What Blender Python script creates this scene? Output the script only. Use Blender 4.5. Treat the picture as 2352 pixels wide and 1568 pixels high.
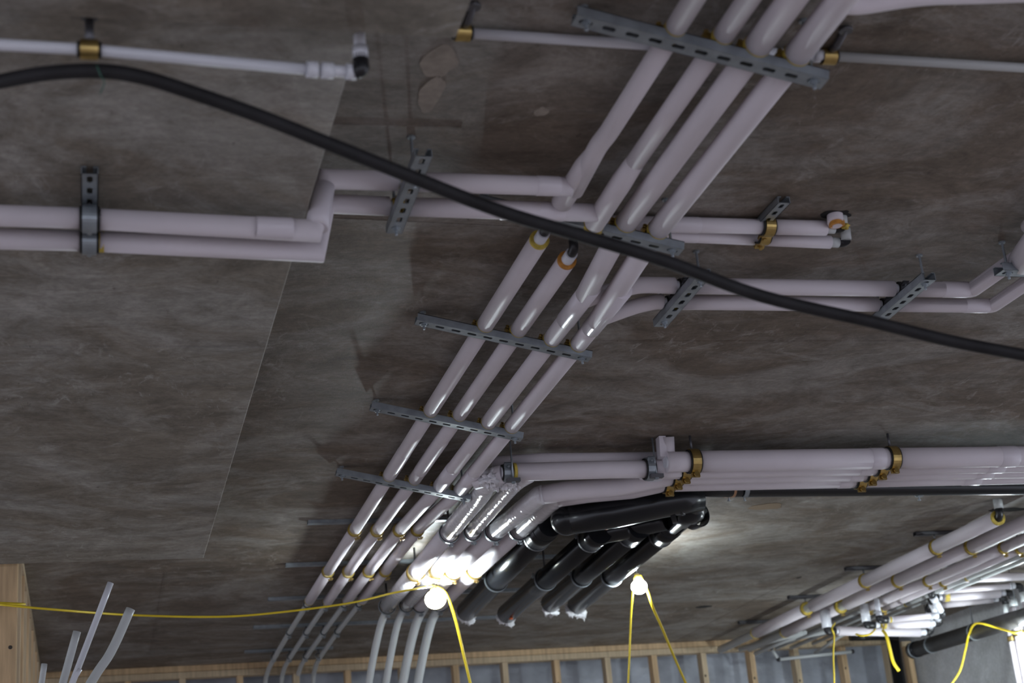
import bpy, bmesh, math, random
from mathutils import Vector, Matrix, noise
random.seed(7)
# ------------------------------------------------------------------ scene, camera, world, lights
for o in list(bpy.data.objects): bpy.data.objects.remove(o)
SC = bpy.context.scene; COL = SC.collection
S = 1.31                      # design unit -> metres (slab sits 1.45 units above the lens)
EYE = Vector((0, 0, 1.5)); HC, HD, HB = 1.45, 1.305, 1.27   # main slab, drop panel, near beam undersides
F_PX, YAW, PIT, ROL = 3640.2, .2774689, .3440326, -.0912907
def _cam():
    cy, sy, cp, sp = math.cos(YAW), math.sin(YAW), math.cos(PIT), math.sin(PIT)
    F = Vector((sy*cp, cy*cp, sp)); R = Vector((cy, -sy, 0)); U = R.cross(F)
    c, s = math.cos(ROL), math.sin(ROL)
    return R*c+U*s, -R*s+U*c, F
CR, CU, CF = _cam()
cd = bpy.data.cameras.new('camera'); cam = bpy.data.objects.new('camera', cd); COL.objects.link(cam)
cam.matrix_world = Matrix(((CR.x, CU.x, -CF.x, EYE.x), (CR.y, CU.y, -CF.y, EYE.y), (CR.z, CU.z, -CF.z, EYE.z), (0, 0, 0, 1)))
cd.sensor_width = 36; cd.lens = F_PX/2352*36; cd.clip_start = .05; cd.clip_end = 200
cd.dof.use_dof = True; cd.dof.focus_distance = 6.0; cd.dof.aperture_fstop = 3.4
SC.camera = cam
SC.view_settings.view_transform = 'Standard'; SC.view_settings.look = 'None'
SC.view_settings.exposure = 0; SC.view_settings.gamma = 1; SC.view_settings.use_curve_mapping = False
wd = bpy.data.worlds.new('overcast'); SC.world = wd; wd.use_nodes = True
wn = wd.node_tree.nodes; wl = wd.node_tree.links
bg = wn['Background']; bg.inputs['Color'].default_value = (.80, .84, 1.0, 1); bg.inputs['Strength'].default_value = 1.25

# ------------------------------------------------------------------ projection helpers (a pixel at a known height / depth -> a real point)
def ray(px, py): return (CR*((px-1176)/F_PX) - CU*((py-784)/F_PX) + CF)
def Z(px, py, z): r = ray(px, py); return r*(z/r.z)
def YY(px, py, y): r = ray(px, py); return r*(y/r.y)
def XX(px, py, x): r = ray(px, py); return r*(x/r.x)
def V(x, y, z): return Vector((x, y, z))
def Wd(u): return EYE + Vector(u)*S

# ------------------------------------------------------------------ materials
def mat(name): 
    m = bpy.data.materials.new(name); m.use_nodes = True
    return m, m.node_tree.nodes, m.node_tree.links, m.node_tree.nodes['Principled BSDF']
def simple(name, col, rough=.5, metal=0, bump=0, bscale=40, vary=0, vscale=8, emit=None, spec=None, stretch=(1, 1, 1), coat=0, trans=0, bdist=.002):
    m, n, l, b = mat(name)
    b.inputs['Base Color'].default_value = (*col, 1); b.inputs['Roughness'].default_value = rough; b.inputs['Metallic'].default_value = metal
    if spec is not None: b.inputs['Specular IOR Level'].default_value = spec
    if coat: b.inputs['Coat Weight'].default_value = coat; b.inputs['Coat Roughness'].default_value = .12
    if trans: b.inputs['Subsurface Weight'].default_value = trans; b.inputs['Subsurface Radius'].default_value = (.01, .01, .01)
    tc = n.new('ShaderNodeTexCoord'); mp = n.new('ShaderNodeMapping'); mp.inputs['Scale'].default_value = stretch
    geo = n.new('ShaderNodeNewGeometry'); l.new(geo.outputs['Position'], mp.inputs['Vector'])
    if bump:
        t = n.new('ShaderNodeTexNoise'); t.inputs['Scale'].default_value = bscale; t.inputs['Detail'].default_value = 4
        bp = n.new('ShaderNodeBump'); bp.inputs['Strength'].default_value = bump; bp.inputs['Distance'].default_value = bdist
        l.new(mp.outputs['Vector'], t.inputs['Vector']); l.new(t.outputs['Fac'], bp.inputs['Height']); l.new(bp.outputs['Normal'], b.inputs['Normal'])
    if vary:
        t = n.new('ShaderNodeTexNoise'); t.inputs['Scale'].default_value = vscale; t.inputs['Detail'].default_value = 5
        r = n.new('ShaderNodeValToRGB'); r.color_ramp.elements[0].position = .3; r.color_ramp.elements[1].position = .7
        r.color_ramp.elements[0].color = (*[c*(1-vary) for c in col], 1); r.color_ramp.elements[1].color = (*[min(1, c*(1+vary*.6)) for c in col], 1)
        l.new(mp.outputs['Vector'], t.inputs['Vector']); l.new(t.outputs['Fac'], r.inputs['Fac']); l.new(r.outputs['Color'], b.inputs['Base Color'])
    if emit: b.inputs['Emission Color'].default_value = (*emit[0], 1); b.inputs['Emission Strength'].default_value = emit[1]
    return m
def concrete(name, brown, grey, light, bias=.5, scale=1.0, streak=1.0, con=1.0):
    m, n, l, b = mat(name)
    geo = n.new('ShaderNodeNewGeometry')
    def nz(sc, stretch, det=6, rough=.6, dist=0):
        mp = n.new('ShaderNodeMapping'); mp.inputs['Scale'].default_value = stretch; l.new(geo.outputs['Position'], mp.inputs['Vector'])
        t = n.new('ShaderNodeTexNoise'); t.inputs['Scale'].default_value = sc; t.inputs['Detail'].default_value = det; t.inputs['Roughness'].default_value = rough; t.inputs['Distortion'].default_value = dist
        l.new(mp.outputs['Vector'], t.inputs['Vector']); return t.outputs['Fac']
    def ramp(f, a, b_, ca, cb):
        r = n.new('ShaderNodeValToRGB'); r.color_ramp.elements[0].position = a; r.color_ramp.elements[1].position = b_
        r.color_ramp.elements[0].color = (*ca, 1); r.color_ramp.elements[1].color = (*cb, 1); l.new(f, r.inputs['Fac']); return r.outputs['Color']
    def mix(a, b_, fac, mode='MIX'):
        x = n.new('ShaderNodeMix'); x.data_type = 'RGBA'; x.blend_type = mode
        if isinstance(fac, float): x.inputs[0].default_value = fac
        else: l.new(fac, x.inputs[0])
        for s, v in ((6, a), (7, b_)):
            if isinstance(v, tuple): x.inputs[s].default_value = (*v, 1)
            else: l.new(v, x.inputs[s])
        return x.outputs[2]
    big = nz(1.1*scale, (1, 1.3, 1), 9, .70, 1.2)
    base = ramp(big, bias-.07, bias+.08, brown, grey)
    med = nz(4.6, (1, 1.2, 1), 9, .75, .8)
    base = mix(base, ramp(med, .34, .64, (.60, .58, .55), (1.22, 1.22, 1.22)), .95*con, 'MULTIPLY')
    grain = nz(9, (.8, 2.6, 1), 8, .74, .8)                       # plywood form grain, running across the room
    base = mix(base, ramp(grain, .34, .66, (.70, .69, .67), (1.18, 1.18, 1.18)), .55*streak, 'MULTIPLY')
    blot = nz(2.6, (1, 1.5, 1), 10, .74, 1.5)
    base = mix(base, light, ramp(blot, .565, .70, (0, 0, 0), (.6, .6, .6)))
    fine = nz(40, (1, 1.3, 1), 7, .8)
    base = mix(base, ramp(fine, .3, .7, (.72, .72, .72), (1.25, 1.25, 1.25)), .9, 'MULTIPLY')
    rust = nz(1.9, (1, 1.2, 3), 8, .7, .8)
    base = mix(base, (.19, .135, .08), ramp(rust, .64, .78, (0, 0, 0), (.45, .45, .45)))
    scuff = nz(11, (1.8, .7, 1), 8, .75, .6); zone = nz(.9, (1, 1, 1), 3, .5)
    sc = n.new('ShaderNodeMath'); sc.operation = 'MULTIPLY'
    l.new(ramp(scuff, .57, .66, (0, 0, 0), (1, 1, 1)), sc.inputs[0]); l.new(ramp(zone, .50, .60, (0, 0, 0), (.6, .6, .6)), sc.inputs[1])
    base = mix(base, light, sc.outputs[0])
    dark = nz(13, (3.0, 1.2, 1), 6, .65)
    base = mix(base, (.38, .36, .33), ramp(dark, .66, .72, (0, 0, 0), (.6, .6, .6)), 'MULTIPLY')
    l.new(base, b.inputs['Base Color']); b.inputs['Roughness'].default_value = .62; b.inputs['Specular IOR Level'].default_value = .35
    bp = n.new('ShaderNodeBump'); bp.inputs['Strength'].default_value = .5; bp.inputs['Distance'].default_value = .004
    h = n.new('ShaderNodeMath'); h.operation = 'ADD'; l.new(grain, h.inputs[0]); l.new(fine, h.inputs[1]); l.new(h.outputs[0], bp.inputs['Height']); l.new(bp.outputs['Normal'], b.inputs['Normal'])
    return m
def wood(name, col):
    m, n, l, b = mat(name)
    geo = n.new('ShaderNodeNewGeometry'); mp = n.new('ShaderNodeMapping'); mp.inputs['Scale'].default_value = (14, 14, 1.2); l.new(geo.outputs['Position'], mp.inputs['Vector'])
    t = n.new('ShaderNodeTexNoise'); t.inputs['Scale'].default_value = 3; t.inputs['Detail'].default_value = 6; l.new(mp.outputs['Vector'], t.inputs['Vector'])
    r = n.new('ShaderNodeValToRGB'); r.color_ramp.elements[0].position = .3; r.color_ramp.elements[1].position = .7
    r.color_ramp.elements[0].color = (*[c*.72 for c in col], 1); r.color_ramp.elements[1].color = (*[c*1.12 for c in col], 1)
    l.new(t.outputs['Fac'], r.inputs['Fac']); l.new(r.outputs['Color'], b.inputs['Base Color']); b.inputs['Roughness'].default_value = .7
    return m
M = dict(
    slab=concrete('concrete_slab', (.172, .139, .108), (.282, .262, .240), (.42, .40, .37), .50),
    drop=concrete('concrete_drop', (.225, .20, .165), (.335, .325, .30), (.47, .46, .435), .49, streak=.7),
    wall=concrete('concrete_wall', (.46, .47, .48), (.54, .55, .57), (.58, .59, .61), .5, streak=.1, con=.3),
    floor=simple('concrete_floor', (.52, .45, .42), .8, vary=.3, vscale=2),
    sleeve=simple('white_pvc_jacket', (.68, .63, .665), .48, spec=.22, bump=.10, bscale=14, vary=.05, vscale=6, bdist=.004),
    wrap=simple('glossy_wrap', (.70, .68, .71), .16, bump=.9, bscale=16, stretch=(.5, 1.9, 1), bdist=.010, coat=.6),
    tape=simple('white_tape', (.69, .645, .69), .32, bump=.25, bscale=30, bdist=.003),
    pex=simple('white_pex', (.66, .67, .72), .32, trans=0),
    greypex=simple('grey_pex', (.50, .52, .52), .4),
    foam=simple('yellow_foam', (.56, .42, .07), .7, bump=.4, bscale=120, vary=.35, vscale=60),
    foamo=simple('orange_foam', (.55, .24, .04), .7, bump=.4, bscale=120, vary=.3, vscale=60),
    steel=simple('galvanised_steel', (.33, .37, .40), .38, .6, bump=.15, bscale=60, vary=.2, vscale=25),
    steeld=simple('dark_zinc', (.13, .13, .14), .45, .7),
    brass=simple('yellow_zinc', (.50, .36, .13), .30, .9, vary=.25, vscale=30),
    rubber=simple('black_rubber', (.012, .012, .012), .6),
    black=simple('black_pipe', (.008, .0088, .0105), .22, bump=.05, bscale=20, spec=.42),
    cable=simple('black_cable', (.015, .0145, .016), .6, spec=.3, bump=.5, bscale=90, vary=.4, vscale=12),
    fit=simple('black_fitting', (.012, .012, .014), .35),
    yellow=simple('yellow_cord', (.75, .56, .02), .4),
    lumber=wood('pine_lumber', (.60, .42, .24)),
    lumber2=wood('grey_pine', (.56, .44, .29)),
    sheet=simple('grey_sheet', (.36, .385, .44), .35, bump=.8, bscale=6, vary=.35, vscale=4, bdist=.02),
    bulb=simple('bulb_glass', (1, 1, 1), .3, emit=((.84, .95, 1.0), 680)),
    cloth=simple('white_cloth', (.80, .80, .82), .8, bump=.5, bscale=40),
    grey=simple('grey_plastic', (.25, .26, .27), .5), copper=simple('copper_band', (.50, .30, .18), .4, .6),
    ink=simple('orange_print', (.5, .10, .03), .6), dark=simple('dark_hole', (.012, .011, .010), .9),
    scar=simple('dark_stain', (.05, .042, .036), .8), patch=simple('cement_skim', (.35, .31, .265), .8, vary=.25, vscale=30),
)

# ------------------------------------------------------------------ mesh builder (design units in, metres out)
def frame(d):
    d = d.normalized(); a = Vector((0, 0, 1)) if abs(d.z) < .9 else Vector((1, 0, 0))
    u = a.cross(d).normalized(); return u, d.cross(u).normalized()
class B:
    def __init__(s): s.v = []; s.f = []; s.sm = []
    def tube(s, pts, r, n=20, caps=True, smooth=True):
        pts = [Vector(p) for p in pts]; k = len(pts); rs = r if isinstance(r, (list, tuple)) else [r]*k
        t = [(pts[min(i+1, k-1)]-pts[max(i-1, 0)]).normalized() for i in range(k)]
        u, w = frame(t[0]); base = len(s.v)
        for i in range(k):
            if i:
                q = t[i-1].rotation_difference(t[i]); u = q @ u; u = (u - t[i]*u.dot(t[i])).normalized(); w = t[i].cross(u)
            m = 1.0
            if 0 < i < k-1:
                a = (pts[i]-pts[i-1]).normalized(); b = (pts[i+1]-pts[i]).normalized(); c = max(.35, math.sqrt(max(0, (1+a.dot(b))/2))); m = 1/c
                nn = (b-a); nn = nn.normalized() if nn.length > 1e-5 else None
            else: nn = None
            for j in range(n):
                an = 2*math.pi*j/n; o = (u*math.cos(an)+w*math.sin(an))*rs[i]
                if nn is not None: o = o + nn*(o.dot(nn)*(m-1))
                s.v.append(pts[i]+o)
        for i in range(k-1):
            for j in range(n):
                a = base+i*n+j; b = base+i*n+(j+1) % n; s.f.append((a, b, b+n, a+n)); s.sm.append(smooth)
        if caps:
            s.f.append(tuple(base+j for j in range(n))[::-1]); s.sm.append(False)
            s.f.append(tuple(base+(k-1)*n+j for j in range(n))); s.sm.append(False)
        return s
    def box(s, c, ax, ay, az):      # centre and three half-axis vectors
        c = Vector(c); b = len(s.v)
        for i in (-1, 1):
            for j in (-1, 1):
                for k in (-1, 1): s.v.append(c+ax*i+ay*j+az*k)
        fl = ax.cross(ay).dot(az) < 0
        for q in ((0, 1, 3, 2), (4, 6, 7, 5), (0, 4, 5, 1), (2, 3, 7, 6), (0, 2, 6, 4), (1, 5, 7, 3)):
            s.f.append(tuple(b+i for i in (q[::-1] if fl else q))); s.sm.append(False)
        return s
    def abox(s, lo, hi):
        lo, hi = Vector(lo), Vector(hi); h = (hi-lo)/2
        return s.box((lo+hi)/2, Vector((h.x, 0, 0)), Vector((0, h.y, 0)), Vector((0, 0, h.z)))
    def arc(s, c, d, r0, r1, w, a0=0, a1=2*math.pi, n=24, up=None):   # flat band round axis d
        c, d = Vector(c), d.normalized(); u, v = frame(d)
        if up is not None: u = (up-d*up.dot(d)).normalized(); v = d.cross(u)
        full = abs(a1-a0) > 6.28; k = n if full else n+1; b = len(s.v)
        for i in range(k):
            a = a0+(a1-a0)*i/n; e = u*math.cos(a)+v*math.sin(a)
            for rr, ww in ((r0, -w/2), (r1, -w/2), (r1, w/2), (r0, w/2)): s.v.append(c+e*rr+d*ww)
        for i in range(n):
            i2 = (i+1) % k if full else i+1
            for j in range(4):
                s.f.append((b+i*4+j, b+i2*4+j, b+i2*4+(j+1) % 4, b+i*4+(j+1) % 4)); s.sm.append(False)
        if not full:
            s.f.append((b, b+1, b+2, b+3)); e = b+n*4; s.f.append((e+3, e+2, e+1, e)); s.sm += [False, False]
        return s
    def sphere(s, c, r, n=16, m=10, sq=(1, 1, 1), jit=0):
        c = Vector(c); b = len(s.v)
        for i in range(1, m):
            for j in range(n):
                th = math.pi*i/m; ph = 2*math.pi*j/n; p = Vector((math.sin(th)*math.cos(ph)*sq[0], math.sin(th)*math.sin(ph)*sq[1], math.cos(th)*sq[2]))
                k = 1+jit*noise.noise(p*3+c*20) if jit else 1
                s.v.append(c+p*r*k)
        s.v.append(c+Vector((0, 0, r*sq[2]))); s.v.append(c-Vector((0, 0, r*sq[2]))); t = b+(m-1)*n
        for i in range(m-2):
            for j in range(n): a = b+i*n+j; d = b+i*n+(j+1) % n; s.f.append((a, a+n, d+n, d)); s.sm.append(True)
        for j in range(n):
            s.f.append((t, b+j, b+(j+1) % n)); s.f.append((t+1, b+(m-2)*n+(j+1) % n, b+(m-2)*n+j)); s.sm += [True, True]
        return s
    def build(s, name, m, parent=None, bevel=0):
        me = bpy.data.meshes.new(name); ws = [Wd(v) for v in s.v]
        lo = Vector([min(w[i] for w in ws) for i in range(3)]); hi = Vector([max(w[i] for w in ws) for i in range(3)]); c = (lo+hi)/2
        me.from_pydata([w-c for w in ws], [], s.f); me.polygons.foreach_set('use_smooth', s.sm); me.materials.append(M[m] if isinstance(m, str) else m); me.update()
        bm = bmesh.new(); bm.from_mesh(me); bmesh.ops.recalc_face_normals(bm, faces=bm.faces); bm.to_mesh(me); bm.free()
        o = bpy.data.objects.new(name, me); COL.objects.link(o)
        if parent: o.parent = parent; o.location = c-WL(parent)
        else: o.location = c
        if bevel: bv = o.modifiers.new('bevel', 'BEVEL'); bv.width = bevel; bv.segments = 2; bv.limit_method = 'ANGLE'
        return o
def WL(o):
    p = o.location.copy()
    while o.parent: o = o.parent; p += o.location
    return p
def thing(name, label, cat, at, group=None):
    o = bpy.data.objects.new(name, None); COL.objects.link(o); o.location = Wd(at); o.empty_display_size = .05
    o['label'] = label; o['category'] = cat
    if group: o['group'] = group
    return o
def tag(o, label, cat, group=None):
    o['label'] = label; o['category'] = cat
    if group: o['group'] = group
    return o
def struct(o): o['kind'] = 'structure'; return o
def rnd(pts, rad=.03, n=6):      # round the corners of a polyline
    pts = [Vector(p) for p in pts]; out = [pts[0]]
    for i in range(1, len(pts)-1):
        a, b, c = pts[i-1], pts[i], pts[i+1]; r = min(rad, (a-b).length*.45, (c-b).length*.45)
        p0 = b+(a-b).normalized()*r; p1 = b+(c-b).normalized()*r
        for k in range(n+1): t = k/n; out.append(p0*(1-t)**2+b*2*t*(1-t)+p1*t*t)
    out.append(pts[-1]); return out
def smooth(pts, n=8):            # Catmull-Rom
    P = [Vector(p) for p in pts]; P = [P[0]*2-P[1]]+P+[P[-1]*2-P[-2]]; out = []
    for i in range(1, len(P)-2):
        for k in range(n):
            t = k/n; a, b, c, d = P[i-1:i+3]
            out.append(.5*((2*b)+(c-a)*t+(2*a-5*b+4*c-d)*t*t+(3*b-a-3*c+d)*t**3))
    out.append(P[-2]); return out
def dens(a, b, step=.25):
    a, b = Vector(a), Vector(b); n = max(1, int((b-a).length/step)); return [a.lerp(b, i/n) for i in range(n+1)]

# ------------------------------------------------------------------ the setting
b = B()
X0, X1, Y0, Y1 = -4.2, 5.02, -1.0, 9.42
b.abox((X0, Y0, HC), (X1+.2, Y1+.2, HC+.25)); ceiling = struct(b.build('ceiling', 'slab'))
ceiling['label'] = 'brown and grey board-marked concrete slab over the room'
XD, YD0, YD1 = .407, 2.03, 5.78
b = B().abox((X0, YD0, HD), (XD, YD1, HC+.02)); o = b.build('trim_1', 'drop', bevel=.004); struct(o); o['label'] = 'lower concrete drop panel on the left'
b = B().abox((X0, -1, HB), (.545, 2.072, HC+.02)); o = b.build('trim_2', 'drop', bevel=.004); struct(o); o['label'] = 'lower concrete beam across the upper left'
struct(B().abox((X0-1, Y0-4, -1.5/S-.1), (X1+1.2, Y1+.4, -1.5/S)).build('floor', 'floor'))
struct(B().abox((X0-.3, Y1, -1.5/S), (X1+.2, Y1+.2, HC)).build('wall_back', 'sheet'))
struct(B().abox((X1, 4.6, -1.5/S), (X1+.2, Y1+.2, HC)).build('wall_right', 'wall'))
# formwork board joints: thin raised fins of concrete, each its own piece of the ceiling
def fin(a, c, z, w=.004, par=None, m='slab'):
    a = Vector(a); c = Vector(c); d = (c-a).normalized(); s_ = Vector((-d.y, d.x, 0))
    B().box((a+c)/2, (c-a)/2, s_*w/2, Vector((0, 0, .0016))).build('board_joint', m, par or ceiling)
for (x0, y0, x1, y1) in ((1350, 783, 2352, 783), (380, 1312, 345, 1500), (760, 285, 1060, 292), (752, 500, 1190, 520), (1990, 1240, 1500, 1500)):
    fin(Z(x0, y0, HC), Z(x1, y1, HC), HC)
drop = bpy.data.objects['trim_1']
for (x0, y0, x1, y1) in ((0, 796, 600, 797), (0, 402, 716, 408)):
    fin(Z(x0, y0, HD), Z(x1, y1, HD), HD, .006, drop, 'drop')
# cement skim patch and shallow stains of the slab (flat marks lying on it)
def blob(px, py, rx, ry, m, name, z=HC, seed=0, th=.0012):
    c = Z(px, py, z); b = B(); n = 26; base = len(b.v)
    for k in (0, 1):
        for i in range(n):
            a = 2*math.pi*i/n; q = 1+.35*noise.noise(Vector((math.cos(a)*1.6+seed, math.sin(a)*1.6, seed)))
            b.v.append(c+Vector((math.cos(a)*rx*q, math.sin(a)*ry*q, -th*k)))
    b.f = [tuple(range(n, 2*n))]+[(i, (i+1) % n, n+(i+1) % n, n+i) for i in range(n)]; b.sm = [False]*(n+1)
    return b.build(name, m, ceiling if z == HC else drop)
blob(990, 215, .022, .062, 'patch', 'cement_patch', seed=1); blob(1008, 140, .034, .05, 'patch', 'cement_patch', seed=5)
blob(1245, 256, .014, .018, 'patch', 'cement_patch', seed=9)
blob(1760, 1163, .075, .05, simple('rust_mark', (.20, .14, .085), .8), 'rust_mark', seed=3)
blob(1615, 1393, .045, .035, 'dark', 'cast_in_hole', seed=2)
blob(1835, 1326, .012, .02, 'scar', 'stain', seed=4)
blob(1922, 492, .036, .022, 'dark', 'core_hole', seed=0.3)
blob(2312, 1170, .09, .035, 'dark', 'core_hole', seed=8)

# ------------------------------------------------------------------ pipes
def ipipe(label, at, sleeves, rings=(), core=None, core_r=.011, coremat='pex', collars=(), group=None, m='sleeve', name='insulated_pipe', extra=()):
    t = thing(name, label, 'pipe', at, group)
    for sl in sleeves:
        pts, r = sl[0], sl[1]; B().tube(pts, r, 28).build('sleeve', sl[2] if len(sl) > 2 else m, t)
    for rg in rings:
        p, d, r = rg[:3]; d = d.normalized(); B().arc(p, d, r*.62, r*1.02, .009, n=28).build('foam_ring', rg[3] if len(rg) > 3 else 'foam', t)
    if core: B().tube(core, core_r, 16).build('core_pipe', coremat, t)
    for p, d, r, L in collars:
        d = d.normalized(); B().tube([p-d*L/2, p-d*L*.47, p+d*L*.47, p+d*L/2], [r*1.0, r*1.045, r*1.045, r*1.0], 28, False).build('tape_collar', 'tape', t)
    return t
SY = [2.24, 2.985, 3.68, 4.39, 5.10, 5.84, 6.57, 7.28, 7.98, 8.70]   # strut stations along the run
YV = V(0, 1, 0); G = .021
def run(label, X, zf, r, cuts, y_end, tail_r=None, group='white pipes of the long run', extra_sl=(), extra_rings=(), collars=(), bare=None, m='sleeve', pre=None, lastring=True):
    sl = []; rg = []
    for i in range(len(cuts)-1):
        a = cuts[i]+(G if i else 0); c = cuts[i+1]-G
        sl.append((dens(V(X(a), a, zf(a)), V(X(c), c, zf(c)), .2), r))
        rg.append((V(X(c), c+.006, zf(c)), YV, r))
    if not lastring: rg.pop()
    core = [V(X(y), y, zf(y)) for y in (cuts[0]+.03, *cuts[1:])]
    t = ipipe(label, core[0], list(sl)+list(extra_sl), list(rg)+list(extra_rings), core, r*.6, 'pex', collars, group)
    if bare:
        B().tube(smooth(bare, 6), tail_r, 16).build('bare_pipe', 'greypex', t)
    return t
def zstep(z0, z1): return lambda y: z0 if y < 5.12 else (z1 if y > 5.55 else z0+(z1-z0)*(y-5.12)/.43)
c = lambda v: (lambda y: v)
# upper part, nearest the lens: two pipes turn left, two run on
P1x, P1z, B1y = .977, 1.408, 2.835
RB1, RB2 = .0200, .0200
p = V(P1x, 1.2, P1z)
B1z = 1.388
def Bp(px, py, z=B1z): return Z(px, py, z)
l1a, l1b = Z(-60, 485, 1.265), Z(700, 518, 1.265)
t1 = ipipe('insulated white pipe turning left, nearer one of the stepped pair crossed by the black cable', V(P1x, 2.2, P1z),
    [([V(P1x, 1.3, P1z), V(P1x, SY[0]-G, P1z)], .0190),
     (rnd([V(P1x, SY[0]+G, P1z), V(P1x, 2.62, P1z), V(P1x-.004, 2.66, P1z), V(P1x-.008, 2.83, B1z)], .03, 3), 0.0196),
     ([V(P1x-.004, 2.71, P1z-.002), V(P1x-.008, 2.75, P1z-.006), V(P1x-.020, 2.885, P1z-.022)], [.0198, .0228, .0222]),
     (dens(V(P1x-.02, 2.812, B1z), V(.63, 2.812, B1z)), RB1),
     ([V(.594, 2.812, B1z), V(.452, 2.812, B1z), V(.421, 2.788, 1.264), V(.018, 2.752, 1.262)], RB1),
     ([V(-.018, 2.750, 1.262), V(-.6, 2.735, 1.262)], RB1)],
    [(V(P1x, SY[0]-G+.006, P1z), YV, .0190), (V(-.012, 2.751, 1.262), V(1, 0, 0), RB1)],
    [V(P1x, 2.15, P1z), V(P1x, 2.3, P1z)], .012,
    collars=[(V(.34, 2.772, 1.262), V(1, .06, 0), RB1, .07), (V(P1x-.07, 2.812, B1z), V(1, 0, 0), RB1, .05)])
B().tube([V(.424, 2.790, 1.272), V(.430, 2.795, 1.300), V(.446, 2.808, 1.370)], [.0222, .0222, .0215], 26).build('riser_wrap', 'tape', t1)
B().tube([V(.66, 2.812, B1z), V(.56, 2.812, B1z)], .012, 14).build('core_pipe', 'pex', t1)
B().tube([V(.05, 2.753, 1.262), V(-.05, 2.748, 1.262)], .012, 14).build('core_pipe', 'pex', t1)
P2x, P2z, B2z = 1.064, 1.398, 1.384
t2 = ipipe('insulated white pipe bending left, farther of the pair with the stepped offset', V(P2x, 2.2, P2z),
    [([V(P2x, 1.3, P2z), V(P2x, SY[0]-G, P2z)], .0195),
     (dens(V(P2x, SY[0]+G, P2z), V(P2x, 2.74, P2z)), .0196),
     ([V(P2x, 2.71, P2z), V(P2x-.004, 2.79, P2z-.006), V(P2x-.012, SY[1]-G, P2z-.022)], [.0197, .0230, .0222]),
     (dens(V(P2x-.015, 2.918, B2z-.004), V(.63, 2.912, B2z-.004)), RB2),
     ([V(.594, 2.912, B2z-.004), V(.462, 2.908, B2z-.004), V(.438, 2.868, 1.256), V(.018, 2.838, 1.255)], RB2),
     ([V(-.018, 2.836, 1.255), V(-.6, 2.83, 1.255)], RB2)],
    [(V(P2x, SY[0]-G+.006, P2z), YV, .0195), (V(P2x-.012, SY[1]-G+.006, P2z-.022), YV, .0225), (V(.022, 2.839, 1.255), V(1, 0, 0), RB2)],
    [V(P2x, 2.15, P2z), V(P2x, 2.3, P2z)], .012,
    collars=[(V(.90, 2.917, B2z-.004), V(1, 0, 0), RB2, .14)])
B().tube([V(.66, 2.912, B2z-.004), V(.56, 2.912, B2z-.004)], .012, 14).build('core_pipe', 'pex', t2)
B().tube([V(.05, 2.84, 1.255), V(-.05, 2.834, 1.255)], .012, 14).build('core_pipe', 'pex', t2)
B().tube([V(P2x-.01, 2.94, P2z-.02), V(P2x-.01, 3.03, P2z-.02)], .012, 14).build('core_pipe', 'pex', t2)
# lower part of the run
run('leftmost insulated pipe of the long run, yellow foam end by the black cable', c(.977), c(1.410), .0222, [3.135]+SY[2:7]+[7.20], 0, .0125,
    extra_rings=[(V(.977, 3.131, 1.410), YV, .0222, 'foam')],
    collars=[(V(.977, 4.93, 1.41), YV, .0222, .26)],
    bare=[V(.977, 7.1, 1.41), V(.978, 8.0, 1.41), V(.98, 8.8, 1.40), V(.98, 9.05, 1.385), V(.975, 9.16, 1.34), V(.97, 9.18, 1.2)])
run('second pipe from left in the long run, open end with orange foam', c(1.063), zstep(1.396, 1.406), .0218, [3.215]+SY[2:7]+[7.22], 0, .0125,
    extra_rings=[(V(1.063, 3.211, 1.396), YV, .0218, 'foamo')],
    collars=[(V(1.063, 4.80, 1.396), YV, .0218, .36)],
    bare=[V(1.063, 7.1, 1.406), V(1.064, 8.0, 1.406), V(1.066, 8.8, 1.40), V(1.068, 9.05, 1.385), V(1.068, 9.16, 1.34), V(1.068, 9.18, 1.2)])
def Xk(a, b): return lambda y: a if y < 3.05 else (b if y > 3.3 else a+(b-a)*(y-3.05)/.25)
run('third white pipe from left in the long run, with the upper side branch', Xk(1.126, 1.150), Xk(1.382, 1.372), .0245, [1.3, SY[0], SY[1], 3.38], 0, lastring=False)
t3 = bpy.data.objects['insulated_pipe.004']
def addsleeves(t, X, zf, r, cuts, m='sleeve'):
    for i in range(len(cuts)-1):
        a = cuts[i]+(G if i else -.02); c_ = cuts[i+1]-G
        B().tube(dens(V(X(a), a, zf(a)), V(X(c_), c_, zf(c_)), .2), r, 28).build('sleeve', m, t)
        B().arc(V(X(c_), c_+.006, zf(c_)), YV, r*.62, r*1.02, .009, n=28).build('foam_ring', 'foam', t)
    ys = [cuts[0], *cuts[1:]]; B().tube([V(X(y), y, zf(y)) for y in ys], r*.6, 16).build('core_pipe', 'pex', t)
addsleeves(t3, c(1.150), zstep(1.372, 1.404), .0228, [3.36]+SY[2:7]+[7.2])
B().tube(smooth([V(1.15, 7.1, 1.404), V(1.15, 8.0, 1.404), V(1.155, 8.8, 1.40), V(1.158, 9.05, 1.385), V(1.158, 9.16, 1.34), V(1.158, 9.18, 1.2)], 6), .0125, 16).build('bare_pipe', 'greypex', t3)
for y, L in ((3.42, .22), (4.98, .22)): B().tube([V(1.15, y-L/2, 1.372), V(1.15, y+L/2, 1.372)], .0245, 28).build('tape_collar', 'tape', t3)
run('rightmost white pipe of the long run, with the lower side branch', Xk(1.199, 1.220), Xk(1.368, 1.358), .0245, [1.3, SY[0], SY[1], 3.52], 0, lastring=False)
t4 = bpy.data.objects['insulated_pipe.005']
addsleeves(t4, c(1.220), zstep(1.358, 1.404), .0228, [3.50]+SY[2:7]+[7.2])
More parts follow.
